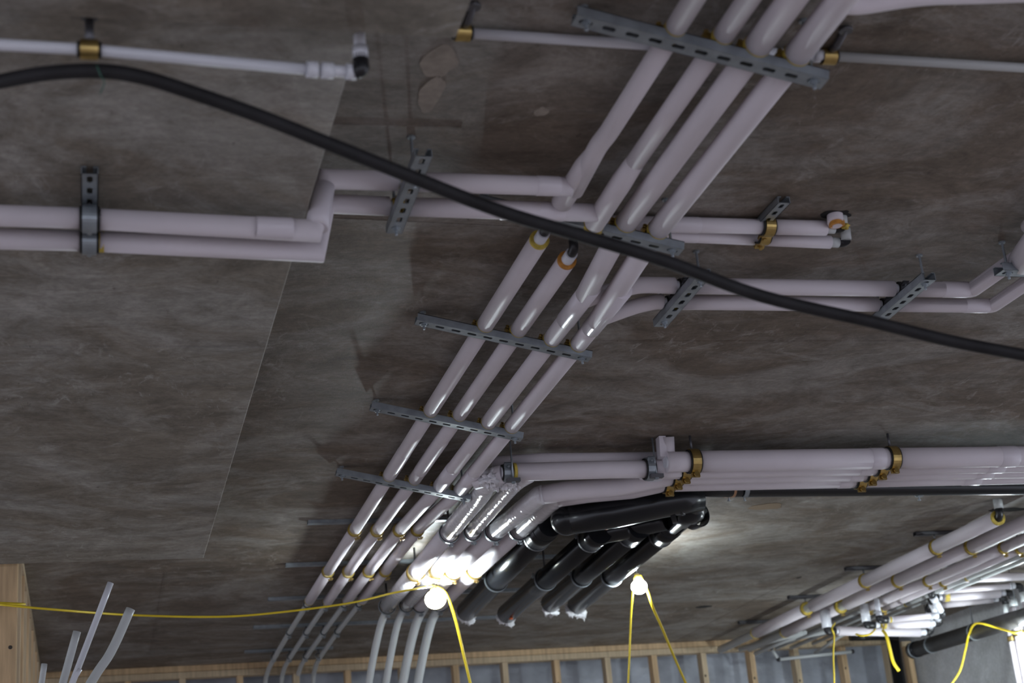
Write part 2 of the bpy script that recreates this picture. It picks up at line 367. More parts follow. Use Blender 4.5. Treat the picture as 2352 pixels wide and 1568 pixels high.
B().tube(smooth([V(1.22, 7.1, 1.404), V(1.222, 8.0, 1.404), V(1.235, 8.8, 1.40), V(1.245, 9.05, 1.385), V(1.248, 9.16, 1.34), V(1.248, 9.18, 1.2)], 6), .0125, 16).build('bare_pipe', 'greypex', t4)
for y, L in ((3.42, .26), (4.98, .22)): B().tube([V(1.22, y-L/2, 1.358), V(1.22, y+L/2, 1.358)], .0245, 28).build('tape_collar', 'tape', t4)
# branch leaving pipe four at the very top of the frame
B().tube(smooth([V(1.199, 2.05, 1.368), Z(1975, 8, 1.37), Z(2120, -12, 1.38), Z(2300, -18, 1.39), Z(2900, -40, 1.39), Z(4200, -90, 1.39)], 6), .0185, 24).build('branch', 'sleeve', t4)
# fittings seen in the open ends
for X, z, y in ((.977, 1.410, 3.12), (1.063, 1.396, 3.20)):
    t = bpy.data.objects['insulated_pipe.002' if X < 1 else 'insulated_pipe.003']
    B().tube([V(X, y+.06, z), V(X, y-.03, z)], .0145, 16).build('fitting', 'pex', t)
    B().tube(rnd([V(X, y-.01, z), V(X, y-.05, z), V(X, y-.05, 1.46)], .015, 4), .011, 14).build('elbow', 'fit', t)

# side runs D to the right
def Dz(y): return 1.398
d1y, d2y = 3.374, 3.468; dz1, dz2 = 1.405, 1.399
x1 = [1.150, 1.21]; XS1, XS2 = 1.408, 2.002      # cross strut stations
E1x, E2x = 2.205, 2.318
for k, (y, z, r, lab, ex, sx, s0) in enumerate(((d1y, dz1, .0205, 'upper of the two insulated branch pipes running right below the black cable', E1x, 1.15, 3.40), (d2y, dz2, .0190, 'lower of the two insulated white branch pipes running right below the black cable', E2x, 1.22, 3.515))):
    rr = r
    start = [V(sx+.005, s0+.03, z-.025), V(sx+.05, s0-.01, z-.018), V(sx+.105, y+.012, z-.006), V(sx+.15, y, z), V(XS1-.022, y, z)]
    t = ipipe(lab, V(XS1, y, z), [(smooth(start, 5), rr), (dens(V(XS1+.022, y, z), V(XS2-.022, y, z)), rr),
        (rnd([V(XS2+.022, y, z), V(ex, y, z), V(ex+.012, y-.42, z)], .014, 3), rr)],
        [(V(XS1+.018, y, z), V(1, 0, 0), rr)], [V(XS1-.05, y, z), V(XS1+.05, y, z)], rr*.6, group='branch pipes running right',
        collars=[(V(ex-.05, y, z), V(1, 0, 0), rr, .07)])
    B().tube([V(XS2-.05, y, z), V(XS2+.05, y, z)], rr*.6, 14).build('core_pipe', 'pex', t)
# pair C, upper right, ending in black elbows below a cored hole
c1y, c2y, cz = 3.03, 3.095, 1.428
for k, (a, e, r, lab) in enumerate((((1395, 512), (1896, 524), .0180, 'upper insulated white pipe of the pair ending at the cored hole'), ((1395, 533), (1906, 556), .0160, 'lower insulated white pipe of the pair ending at the cored hole'))):
    z = cz-.004*k; A, E = Z(*a, z), Z(*e, z); E2 = E.copy(); d = (E-A).normalized(); g0 = Z(1762, 520+k*18, z); s_ = A+d*((g0-A).dot(d))
    t = ipipe(lab, A, [([A, s_-d*.004], r), ([s_+d*.004, E], r)], (), [A, E+d*.012], .010, group='pair of pipes with open ends',
              collars=[(A+d*.17, d, r, .10)])
    B().tube([E-d*.01, E+d*.022], .0125, 16).build('fitting', 'greypex', t)
    q = E+d*.03; B().tube(rnd([q-d*.010, q+d*.006, q+d*.006-YV*.016], .008, 4), .0115, 14).build('elbow', 'fit', t)
    q2 = q+d*.006-YV*.016; B().tube([q2, q2+V(0, -.004, .03)], .0125, 16).build('fitting', 'greypex', t)
t = ipipe('short insulated white riser entering the cored hole in the slab', Z(1922, 505, 1.42), [([Z(1919, 512, 1.425), Z(1916, 478, 1.47)], .0185)], [(Z(1922, 514, 1.425), V(0, .0, 1), .0180, 'foamo')], None)
tag(B().sphere(Z(1940, 520, 1.425), .010, 12, 8, (1, 1.3, .8), .9).build('foam_scrap', 'foam'), 'torn yellow foam scrap hanging at the cored hole', 'scrap')

# small white pipes near the top
def tubeobj(name, pts, r, m, label, cat, group=None, n=16):
    return tag(B().tube(pts, r, n).build(name, m), label, cat, group)
zx = 1.245
t = thing('small_pipe', 'thin white pipe at upper left ending in a black elbow', 'pipe', Z(400, 125, zx))
B().tube([Z(-1500, 20, zx), Z(205, 114, zx)]+[Z(710, 160, zx)], .0088, 18).build('pipe_length', 'pex', t)
B().tube([Z(704, 159, zx), Z(730, 160.5, zx)], .0128, 18).build('coupling', 'pex', t); B().tube([Z(738, 161, zx), Z(765, 163, zx)], .0128, 18).build('coupling', 'pex', t)
B().tube([Z(735, 161, zx), Z(800, 165, zx)], .0095, 18).build('pipe_length', 'pex', t)
B().tube([Z(795, 164, zx), Z(818, 166, zx)], .0125, 18).build('collar', 'pex', t)
q = Z(830, 160, zx); B().tube(rnd([Z(818, 163, zx), q, q+V(0, 0, .025)], .008, 4), .0125, 16).build('elbow', 'fit', t)
B().tube([q+V(0, 0, .018), q+V(0, 0, .040)], .0125, 16).build('collar', 'pex', t); B().tube([q+V(0, 0, .03), q+V(.0, 0, .075)], .0095, 16).build('pipe_length', 'pex', t)
za = 1.437
t = thing('small_pipe', 'thin white pipe passing above the nearest strut, upper centre', 'pipe', Z(1060, 75, za))
B().tube([Z(1058, 75, za), Z(1885, 129, za)], .0095, 18).build('pipe_length', 'pex', t)
B().tube([Z(1868, 128, za), Z(1890, 129, za)], .0125, 18).build('coupling', 'pex', t)
tubeobj('small_pipe', [Z(1912, 129, za), Z(2420, 160, za), Z(4300, 275, za)], .0090, 'greypex', 'thin greyish pipe running to the right edge, upper right', 'pipe')

# ------------------------------------------------------------------ clamps and struts
def bolt(parent, p, d, r=.005, L=.012, m='steel', name='bolt'):
    d = d.normalized(); b = B().tube([p-d*L*.5, p+d*L*.5], r*.6, 8, True, False); b.tube([p+d*L*.5, p+d*(L*.5+r*.8)], r*1.25, 6, True, False); return b.build(name, m, parent)
def clamp(label, c_, axis, r, w=.016, band='brass', lining='rubber', lug=V(0, 0, -1), up=V(0, 0, 1), top=None, group=None, rod_m='steeld', th=.0022):
    c_ = Vector(c_); axis = axis.normalized(); t = thing('pipe_clamp', label, 'clamp', c_, group)
    B().arc(c_, axis, r, r+.0028, w*1.35, n=28).build('lining', lining, t)
    B().arc(c_, axis, r+.0029, r+.0029+th, w, n=28).build('band', band, t)
    lug = (lug-axis*lug.dot(axis)).normalized(); sd = axis.cross(lug).normalized(); q = c_+lug*(r+.010)
    for sgn in (-1, 1): lg = B().box(q+sd*sgn*.0028, axis*w*.5, sd*.0011, lug*.0085).build('lug', band, t)
    if sd.y > 0: sd = -sd
    bolt(lg, q+lug*.002, sd, .0042 if w < .028 else .0080, .018, band if band == 'brass' else 'steel')
    if top is not None:
        B().tube([c_+up*(r+.004), V(c_.x, c_.y, top) if up.z > .5 else c_+up*top], .0045, 8).build('stud', rod_m, t)
    return t
def strut(label, p0, p1, w=.036, h=.017, n=None, m='steel', group=None, rods=(), wd_=None, nut=True, slots=True, name='strut_channel'):
    """slotted U channel, web at the bottom; rods = [(fraction, z_top)]"""
    p0, p1 = Vector(p0), Vector(p1); t = thing(name, label, 'strut', (p0+p1)/2, group)
    a = p1-p0; L = a.length; a.normalize(); s_ = Vector((-a.y, a.x, 0)).normalized(); u = s_.cross(a); u = u if u.z > 0 else -u
    b = B(); tk = .0016; pitch = .037; k = n or max(2, int(L/pitch)); pitch = L/k
    sl, sw = pitch*.30, w*.17
    for i in range(k):
        cc = p0+a*(pitch*(i+.5)); base = len(b.v)
        if slots:
            outer = [(-pitch/2, -w/2), (0, -w/2), (pitch/2, -w/2), (pitch/2, 0), (pitch/2, w/2), (0, w/2), (-pitch/2, w/2), (-pitch/2, 0)]
            inner = [(-sl*.75, -sw), (0, -sw), (sl*.75, -sw), (sl, 0), (sl*.75, sw), (0, sw), (-sl*.75, sw), (-sl, 0)]
            for hh in (0, tk):
                for q in outer+inner: b.v.append(cc+a*q[0]+s_*q[1]+u*hh)
            for j in range(8):
                j2 = (j+1) % 8
                b.f += [(base+j, base+j2, base+8+j2, base+8+j), (base+16+j, base+24+j, base+24+j2, base+16+j2), (base+8+j, base+8+j2, base+24+j2, base+24+j)]; b.sm += [False]*3
        else: b.box(cc+u*tk/2, a*pitch/2, s_*w/2, u*tk/2)
    for sg in (-1, 1):
        b.box((p0+p1)/2+s_*sg*(w/2-tk/2)+u*h/2, a*L/2, s_*tk/2, u*h/2)
        b.box((p0+p1)/2+s_*sg*(w/2-.0045)+u*(h-tk/2), a*L/2, s_*.0045, u*tk/2)
    b.build('channel', m, t)
    for fr, zt in rods:
        q = p0+a*L*fr; bot = q.z-.016
        nr = int((zt-bot)/.0032); pts = [V(q.x, q.y, bot+(zt-bot)*i/nr) for i in range(nr+1)]
        tr = B().tube(pts, [.0036 if i % 2 else .0029 for i in range(nr+1)], 8).build('threaded_rod', 'steel', t)
        B().tube([V(q.x, q.y, q.z-.0065), V(q.x, q.y, q.z-.0015)], .0072, 6, True, False).build('nut', 'steel', tr)
        B().tube([V(q.x, q.y, q.z-.0018), V(q.x, q.y, q.z-.0002)], .0095, 14, True, False).build('washer', 'steel', tr)
        B().tube([V(q.x, q.y, zt-.004), V(q.x, q.y, zt)], .0085, 8, True, False).build('anchor', 'steel', tr)
    return t
ORD = ['first', 'second', 'third', 'fourth', 'fifth', 'sixth', 'seventh', 'eighth', 'ninth', 'tenth']
ZL, ZR = 1.428, 1.325
for i in range(5):
    strut('slotted steel strut hung on rods under the long pipe run, %s from the top' % ORD[i],
          V(.800, SY[i], ZL-.006), V(1.252, SY[i], ZR-.004), w=.037, h=.019, n=11, rods=((.045, HC), (.955, HC)), group='slotted struts across the long run')
for i in range(5, 10):
    x1 = 2.05 if i < 9 else 1.30
    strut('steel strut fixed flat to the slab behind the long run, %s from top' % ORD[i],
          V(.80 + (0.02 if i == 9 else 0), SY[i], HC-.014), V(x1, SY[i], HC-.014), w=.030, h=.0138, slots=False, n=4, group='flat struts fixed to the slab')
PX4 = [('first', .977, lambda y: 1.41), ('second', 1.063, zstep(1.396, 1.406)), ('third', 1.150, zstep(1.372, 1.404)), ('fourth', 1.220, zstep(1.358, 1.404))]
for i in range(10):
    for nm, X, zf in PX4:
        y = SY[i]
        if i < 2:
            if nm == 'first' : X, z = .977, (1.408 if i == 0 else None)
            elif nm == 'second': X, z = 1.064, (1.398 if i == 0 else 1.378)
            elif nm == 'third': X, z = 1.126, 1.382
            else: X, z = 1.199, 1.368
            if z is None: continue
        else: z = zf(y)
        rr = .0142 if i < 7 else .0130
        if i >= 7: rr = .0127
        if i in (5, 6): clamp('yellow-lined clamp, bolt below, on %s pipe of the long run at %s strut' % (nm, ORD[i]), V(X, y, z), YV, .0226, .009, 'brass', 'foam', lug=V(.35, 0, -1), top=HC-.012, group='clamps of the long run')
        elif i < 5: clamp('brown-gold clamp gripping the %s pipe of the long run on the %s strut' % (nm, ORD[i]), V(X, y, z), YV, rr, .018, 'brass', 'foam', lug=V(-1, 0, .25), group='clamps of the long run')
        else: clamp('small zinc clamp on bare %s pipe of the long run at %s strut' % (nm, ORD[i]), V(X, y, z), YV, rr, .010, 'steel', 'rubber', lug=V(.1, 0, -1), top=HC-.012, group='clamps of the long run')
# strut B under the stepped pair
strut('slotted strut under the stepped white pair, left of the long run', V(.612, 2.640, 1.357), V(.612, 2.965, 1.343), w=.034, n=8, rods=((.30, HC), (.93, HC)))
for k, (y, z) in enumerate(((2.812, B1z), (2.912, B2z-.004))):
    clamp('clamp holding the %s stepped pipe above its short strut' % ('near', 'far')[k], V(.612, y, z), V(1, 0, 0), .0135, .018, 'brass', 'foam', lug=V(0, -1, .2))
    clamp('bright zinc clamp on the %s white pipe under the drop panel, far left' % ('upper', 'lower')[k], V(0, (2.751, 2.837)[k], (1.262, 1.255)[k]), V(1, 0, 0), .0205, .026, 'steel', 'rubber', lug=V(0, 1, -.15), top=HD-.008, th=.003)
strut('short slotted channel fixed to the drop panel at far left', V(.0, 2.62, HD-.016), V(.0, 2.90, HD-.016), w=.030, h=.015, n=6)
# struts of the right branches
strut('slotted strut on two rods under the branch pipes, just right of the long run', V(XS1, 3.235, 1.372), V(XS1, 3.555, 1.366), w=.036, h=.020, n=7, rods=((.09, HC), (.90, HC)))
strut('slotted strut under the branch pipes, second to the right with a tall rod', V(XS2, 3.235, 1.372), V(XS2, 3.52, 1.366), w=.036, h=.020, n=7, rods=((.09, HC), (.92, HC)))
strut('slotted strut cut by the right edge of the photo, below a tall rod', V(2.155, 3.17, 1.366), V(2.60, 3.19, 1.366), w=.040, h=.020, n=9, rods=((.06, HC), (.92, HC)))
for X, nm in ((XS1, 'first'), (XS2, 'second')):
    for k, (y, z, r) in enumerate(((d1y, dz1, .0135), (d2y, dz2, .0125))):
        clamp('dark clamp on the %s branch pipe at the %s short strut' % (('upper', 'lower')[k], nm), V(X, y, z), V(1, 0, 0), r, .018, 'steeld', 'rubber', lug=V(0, -1, .2))
# upper right pipe piece rising past the edge
ipipe('large white insulated pipe end at the right edge above the cut strut', V(2.27, 3.1, 1.40), [([Z(2346, 602, 1.395), Z(2440, 470, 1.395)], .034)], [(Z(2330, 612, 1.40), V(-.5, .6, 0), .022)], None)
ipipe('white insulated pipe sliver at the right edge, halfway up the slab area', V(2.2, 2.9, 1.42), [([Z(2362, 520, 1.43), Z(2400, 480, 1.40)], .018)], (), None)
# clamps with short channel of pair C
strut('short channel fixed to the slab over the pair of pipes with open ends', Z(1802, 466, 1.432), Z(1742, 528, 1.432), w=.030, h=.016, n=4)
A = Z(1762, 520, cz); clamp('gold clamp on the upper pipe of the open-ended pair', A, V(1, .03, 0), .0187, .024, 'brass', 'rubber', lug=V(0, 1, -.6), th=.003)
A = Z(1752, 541, cz-.006); clamp('gold clamp on the lower pipe of the open-ended pair', A, V(1, .03, 0), .0167, .024, 'brass', 'rubber', lug=V(0, 1, -.6), th=.003)
# gold clamps of the thin pipes
for k, (px, py, zz, tp, lab) in enumerate(((205, 114, zx, HB, 'gold clamp with dark hanger on the thin pipe at upper left'), (1062, 75, za, HC, 'gold clamp with threaded hanger where the thin upper centre pipe starts'), (1902, 130, za, HC, 'copper gold clamp on the thin pipe right of the long run'))):
    q = Z(px, py, zz); t = clamp(lab, q, V(1, 0, 0), .0098, .026, 'brass', 'rubber', lug=V(0, 1, .5), th=.003)
    if k: pts = [q+V(0, -.006, .006), q+V(.003, -.03, .004), Z(*((1087, 12) if k == 1 else (1942, 66)), HC-.006)]
    else: pts = [q+V(0, 0, .012), q+V(0, 0, .03), V(q.x, q.y, HD)]
    B().tube(pts, .007, 10).build('hanger', 'steeld', t)
    B().tube([pts[-1], pts[-1]-V(0, 0, .006)], .013, 10).build('anchor', 'steeld', t)

# ------------------------------------------------------------------ big bundle going right (E), its upper pair (F) and the shiny wrapped pipes
EX1, EX2 = 1.955, 2.690
ez = 1.352; EY = [Z(1650, q, 1.36).y for q in (1059, 1076, 1090, 1105)]; ER = [.0365, .0335, .0330, .0330]; ez = 1.36
def eline(i): return lambda x: EY[i]
px_lab = ['largest insulated pipe at the top of the pale bundle running right', 'second pipe down in the pale bundle running right', 'third pipe down in the pale bundle, turning down-left in glossy wrap', 'lowest pipe of the pale bundle, turning down-left in glossy wrap']
p7 = [V(1.475, 5.20, 1.335), V(1.462, 5.58, 1.335)]; p8 = [V(1.568, 5.28, 1.335), V(1.555, 5.58, 1.335)]
CN3, CN4 = Z(1242, 1137, 1.335), Z(1280, 1143, 1.366)
for i in range(4):
    z = ez
    if i < 2: st = [V((1.86, 1.80)[i], EY[i], z)]
    elif i == 2: st = [CN3, Z(1300, 1127, 1.338), Z(1420, 1117, 1.350)]
    else: st = [CN4, Z(1350, 1133, 1.370), Z(1450, 1124, 1.370)]
    sl = [(st+dens(V(EX1-.012, EY[i], z), V(EX2-.02, EY[i], z)) , ER[i]), (dens(V(EX2+.02, EY[i], z), V(5.0, EY[i], z)), ER[i])] if i else \
         [(st+[V(EX1-.012, EY[i], z)], ER[i]*.95), (dens(V(EX1+.012, EY[i], z), V(EX2-.02, EY[i], z)), ER[i]), (dens(V(EX2+.02, EY[i], z), V(5.0, EY[i], z)), ER[i])]
    t = ipipe(px_lab[i], V(EX1, EY[i], z), sl, (), [V(EX1-.1, EY[i], z), V(4.9, EY[i], z)], .02, group='pale bundle running right',
              collars=[(V(EX2-.06, EY[i], z), V(1, 0, 0), ER[i], .05), (V(3.14, EY[i], z), V(1, 0, 0), ER[i], .07)])
    if i == 2:
        B().tube([CN3+(Z(1300, 1127, 1.338)-CN3)*.12, CN3, CN3.lerp(V(1.467, 5.60, 1.335), .5), V(1.467, 5.60, 1.335)], .0345, 28).build('wrapped_sleeve', 'wrap', t)
        B().tube(dens(V(1.464, 5.64, 1.335), V(1.452, 6.28, 1.335)), .034, 28).build('sleeve', 'sleeve', t); B().tube(dens(V(1.452, 6.32, 1.335), V(1.450, 6.98, 1.335)), .034, 28).build('sleeve', 'sleeve', t)
    if i == 3:
        B().tube([CN4+(Z(1350, 1133, 1.370)-CN4)*.12, CN4, CN4.lerp(V(1.562, 5.60, 1.335), .5), V(1.562, 5.60, 1.335)], .0325, 28).build('wrapped_sleeve', 'wrap', t)
        B().tube(dens(V(1.556, 5.64, 1.335), V(1.545, 6.28, 1.335)), .033, 28).build('sleeve', 'sleeve', t); B().tube(dens(V(1.545, 6.32, 1.335), V(1.540, 6.98, 1.335)), .033, 28).build('sleeve', 'sleeve', t)
    for X, nm in ((EX1, 'left'), (EX2, 'right')):
        clamp('gold clamp lined in black on pipe %s of the pale bundle, %s clamp row' % (('one', 'two', 'three', 'four')[i], nm), V(X, EY[i], z), V(1, 0, 0), ER[i]+.0012, .030, 'brass', 'rubber', lug=V(0, -.15, -1), th=.003, top=HC if i == 0 else None, group='clamps of the pale bundle')
# upper pair F
fz = 1.352
t = ipipe('white insulated pipe with bright clamps feeding the pale bundle from the left', Z(1200, 1083, fz),
    [([Z(1185, 1084, fz), Z(1400, 1078, fz), Z(1496, 1077, fz)], .0300), ([Z(1494, 1077, fz), Z(1535, 1076, fz), Z(1562, 1072, fz)], .033), ([Z(1536, 1064, fz+.01), Z(1533, 1003, fz+.095)], .0225), ([Z(1090, 1104, 1.345), Z(1155, 1088, 1.350)], .030)],
    [(Z(1181, 1084, fz), V(1, 0, 0), .0300)], [Z(1150, 1085, fz), Z(1190, 1084, fz)], .018)
B().box(Z(1519, 1028, fz+.06), V(.012, 0, 0), V(0, .018, 0), V(.002, 0, .036)).build('flap', 'tape', t)
ipipe('thin pale pipe tucked behind the upper feed of the bundle', Z(1300, 1050, 1.41), [([Z(1130, 1060, 1.415), Z(1240, 1053, 1.415), Z(1520, 1050, 1.41)], .0190)], (), None)
for k, (px, py) in enumerate(((1163, 1086), (1490, 1077))):
    q = Z(px, py, fz); t = clamp('bright zinc swivel clamp hung on a rod, %s end of the upper feed pipe' % ('left', 'right')[k], q, V(1, 0, 0), (.024, .0335)[k], .026, 'steel', 'rubber', lug=V(0, -.8, .6), th=.003)
    q2 = q+V(.012, -.035, -.034); B().tube([q2+V(0, 0, -.012), V(q2.x, q2.y, HC)], .0033, 8).build('threaded_rod', 'steel', t)
    B().box(q2, V(.022, 0, 0), V(0, .010, 0), V(0, 0, .006)).build('saddle', 'steeld', t); bolt(t, q2, V(0, 0, -1), .006, .012)
# p5, p6 glossy pipes
t5 = ipipe('first glossy wrapped pipe beside the long run, crumpled at its top', V(1.28, 5.2, 1.34),
    [(smooth([Z(1150, 1092, 1.352), Z(1118, 1112, 1.342), V(1.290, 5.12, 1.340), V(1.292, 5.60, 1.340)], 5), .034, 'wrap'), (dens(V(1.293, 5.64, 1.34), V(1.296, 6.28, 1.34)), .0335), (dens(V(1.297, 6.32, 1.34), V(1.300, 6.98, 1.34)), .0345, 'wrap')], (), [V(1.292, 5.55, 1.34), V(1.30, 7.0, 1.34)], .02, group='glossy pipes beside the long run')
t6 = ipipe('second glossy wrapped pipe, narrower, beside the first glossy one', V(1.37, 5.2, 1.34),
    [(smooth([Z(1215, 1090, 1.352), Z(1186, 1108, 1.342), V(1.376, 5.10, 1.340), V(1.380, 5.60, 1.340)], 5), .0275, 'wrap'), (dens(V(1.381, 5.64, 1.34), V(1.384, 6.28, 1.34)), .0275), (dens(V(1.385, 6.32, 1.34), V(1.388, 6.98, 1.34)), .0305, 'wrap')], (), [V(1.38, 5.55, 1.34), V(1.388, 7.0, 1.34)], .018, group='glossy pipes beside the long run')
# crumpled plastic at the bend
b = B()
for k, (px, py, r) in enumerate(((1122, 1100, .030), (1142, 1106, .028), (1165, 1104, .030), (1182, 1110, .026))): b.sphere(Z(px, py, 1.335), r, 22, 14, (1, 1, .9), .9)
tag(b.build('plastic_film', 'wrap'), 'crumpled shiny plastic film tied over the bend of the glossy pipes', 'film')
# clamps on p5..p8 and their bare tails
for nm, xs, r in (('first', (1.2925, 1.2965, 1.300), .035), ('second', (1.3805, 1.3845, 1.388), .030), ('third', (1.4655, 1.452, 1.450), .0345), ('fourth', (1.559, 1.545, 1.540), .0335)):
    for j, y in enumerate((5.62, 6.30, 7.00)):
        clamp('%s clamp on the %s glossy pipe, %s row' % (('black lined', 'brass bolted', 'thin wire-like')[j], nm, ('top', 'middle', 'bottom')[j]), V(xs[j], y, 1.336), YV, r, .012, ('steel', 'brass', 'steel')[j], ('rubber', 'foam', 'rubber')[j], lug=V(.12, 0, -1), top=HC-.01, group='clamps of the glossy pipes')
for k, (a, bx) in enumerate((((893, 1395), (838, 1640)), ((930, 1395), (878, 1640)), ((975, 1395), (915, 1640)), ((1008, 1395), (950, 1640)))):
    pts = [YY(a[0]+4, a[1]-8, 6.9), YY(*a, 7.0)]+[YY(a[0]+(bx[0]-a[0])*f**.62-2*f, a[1]+(bx[1]-a[1])*f, 7.02+.1*f) for f in (.12, .3, .5, .75, 1)]
    tubeobj('drop_pipe', smooth(pts, 5), (.0165, .0165, .0205, .020)[k], 'greypex', 'bare grey-white pipe dropping from the glossy pipes, %s from the left' % ORD[k], 'pipe', 'bare drops below the glossy pipes', 18)

# ------------------------------------------------------------------ black drain pipes
def bpipe(label, pts, r, joints=(), end=None, ink=None):
    t = thing('black_pipe', label, 'pipe', pts[0], 'black drain pipes'); B().tube(pts, r, 30).build('pipe_body', 'black', t)
    for p_, d, L, k in joints:
        d = d.normalized(); B().tube([p_-d*L/2, p_+d*L/2], r*k, 30).build('hub', 'black', t)
    if ink: B().sphere(ink, .009, 10, 6, (1, 1.4, .6), .6).build('print_mark', 'ink', t)
    return t
bz = 1.318
bl = [(1.700, 5.43, 7.22, .0470, 'first'), (1.930, 5.70, 7.33, .0455, 'second'), (2.075, 5.60, 7.10, .0440, 'third'), (2.230, 5.40, 7.18, .0440, 'fourth')]
def bx(i, y): return (1.665+.055*(y-5.6)/1.6, 1.900+.04*(y-5.7)/1.6, 2.045+.055*(y-5.7)/1.5, 2.165+.085*(y-5.4)/1.8)[i]*bz/1.34
for i, (X, ya, yb, r, nm) in enumerate(bl):
    yb = yb*bz/1.34; ya_ = ya
    pts = [V(bx(i, y), y, bz) for y in (ya_, (ya_+yb)/2, yb)]
    if i == 0: pts = [V(bx(0, 5.44), 5.44, bz-.002)]+pts[1:]
    d = (pts[-1]-pts[-2]).normalized(); cl = [V(bx(i, y), y, bz) for y in ((5.66, 6.42), (5.72, 6.44), (5.66, 6.40), (5.68, 6.42))[i]]
    t = bpipe('%s black drain pipe from the left, %s' % (nm, ('with a blue-lit sheen', 'with an orange print near its end', 'the shorter one', 'nearest the second lamp')[i]), pts, r,
          [(cl[0]-d*.07, d, .14, 1.07)], ink=(pts[-1]-d*.12+V(-.01, 0, -r*.99)) if i == 1 else None)
    for j, q in enumerate(cl):
        clamp('black clamp with grey bolt on the %s black pipe, %s row' % (nm, ('upper', 'lower')[j]), q, YV, r*1.002, .012, 'steeld' if j == 0 else 'steel', 'rubber', lug=V(-1, 0, .25), top=HC, group='clamps of the black pipes')
    # rags stuffed into the ends
    e = pts[-1]; b = B(); b.sphere(e+d*.012+V(0, 0, -.012), r*.86, 18, 12, (1, .8, .95), .8); b.sphere(e+d*.02+V(.012, 0, -.034), r*.5, 14, 10, (1.2, .8, 1), 1.0)
    if i == 3: b.sphere(e+d*.03+V(.035, 0, -.030), r*.42, 14, 10, (1, .8, 1.5), 1.0); b.sphere(e+d*.0+V(-.03, 0, -.030), r*.5, 14, 10, (1, .8, 1), 1.0)
    tag(b.build('rag', 'cloth'), 'white rag stuffed into the end of the %s black pipe' % nm, 'rag', 'white rags in black pipe ends')
t = bpipe('large black header pipe running right under the pale bundle', [Z(1300, 1193, 1.302), Z(1406, 1178, 1.308), Z(1510, 1156, 1.330), Z(1560, 1147, 1.344), Z(1608, 1139, 1.354)], .0550, ())
B().sphere(Z(1301, 1193, 1.302), .0572, 24, 16).build('elbow_back', 'black', t)
B().arc(Z(1562, 1147, 1.344), (Z(1625, 1130, 1.335)-Z(1540, 1152, 1.325)), .0550, .0590, .010, n=30).build('rim', 'black', t)
t = bpipe('dark grey header with orange print joining the second and third black pipes', [V(bx(1, 5.64), 5.66, bz), Z(1392, 1222, bz+.004), Z(1440, 1213, bz+.006), Z(1530, 1192, bz+.010)], .0410, (), ink=Z(1393, 1212, 1.283))
t = thing('black_elbow', 'black elbow fitting curling over the fourth black pipe', 'fitting', Z(1590, 1180, 1.32), 'black drain pipes')
B().tube(rnd([V(bx(3, 5.50), 5.50, bz), V(bx(3, 5.3), 5.30, bz), Z(1592, 1180, 1.322), Z(1588, 1150, 1.345), Z(1545, 1135, 1.36)], .06, 6), .0440, 30).build('bend', 'black', t)
q = V(bx(3, 5.36), 5.36, bz); B().arc(Z(1597, 1184, 1.320), V(-.3, 1, 0), .0435, .0480, .05, n=30).build('hub', 'black', t)
B().arc(Z(1545, 1172, 1.31), V(1, -.5, .1), .0435, .0475, .018, n=30).build('hub', 'black', t)
tag(B().tube([Z(1478, 1228, 1.34), Z(1425, 1290, 1.34)], .010, 14).build('copper_pipe', 'copper'), 'brownish copper pipe glimpsed between the third and fourth black pipes', 'pipe')
# black pipe behind the bundle
t = bpipe('long black pipe hugging the slab behind the pale bundle', [Z(1600, 1118, 1.40), Z(1650, 1121, 1.405), Z(1700, 1121, 1.41), Z(2000, 1119, 1.41), Z(2420, 1116, 1.41), Z(3200, 1110, 1.41)], .0335, ())
for px, m_, w_ in ((1673, 'copper', .040), (1709, 'steel', .018), (2110, 'steel', .018)):
    q = Z(px, 1120, 1.41); t = thing('pipe_clamp', 'flat %s band round the long black pipe behind the bundle, %s' % (('copper' if m_ == 'copper' else 'steel'), 'near its bend' if px < 1750 else 'right of centre'), 'clamp', q)
    B().arc(q, V(1, 0, 0), .0337, .0362, w_, n=28).build('band', m_, t); bolt(t, q+V(0, .01, -.037), V(0, .2, -1), .005, .014)

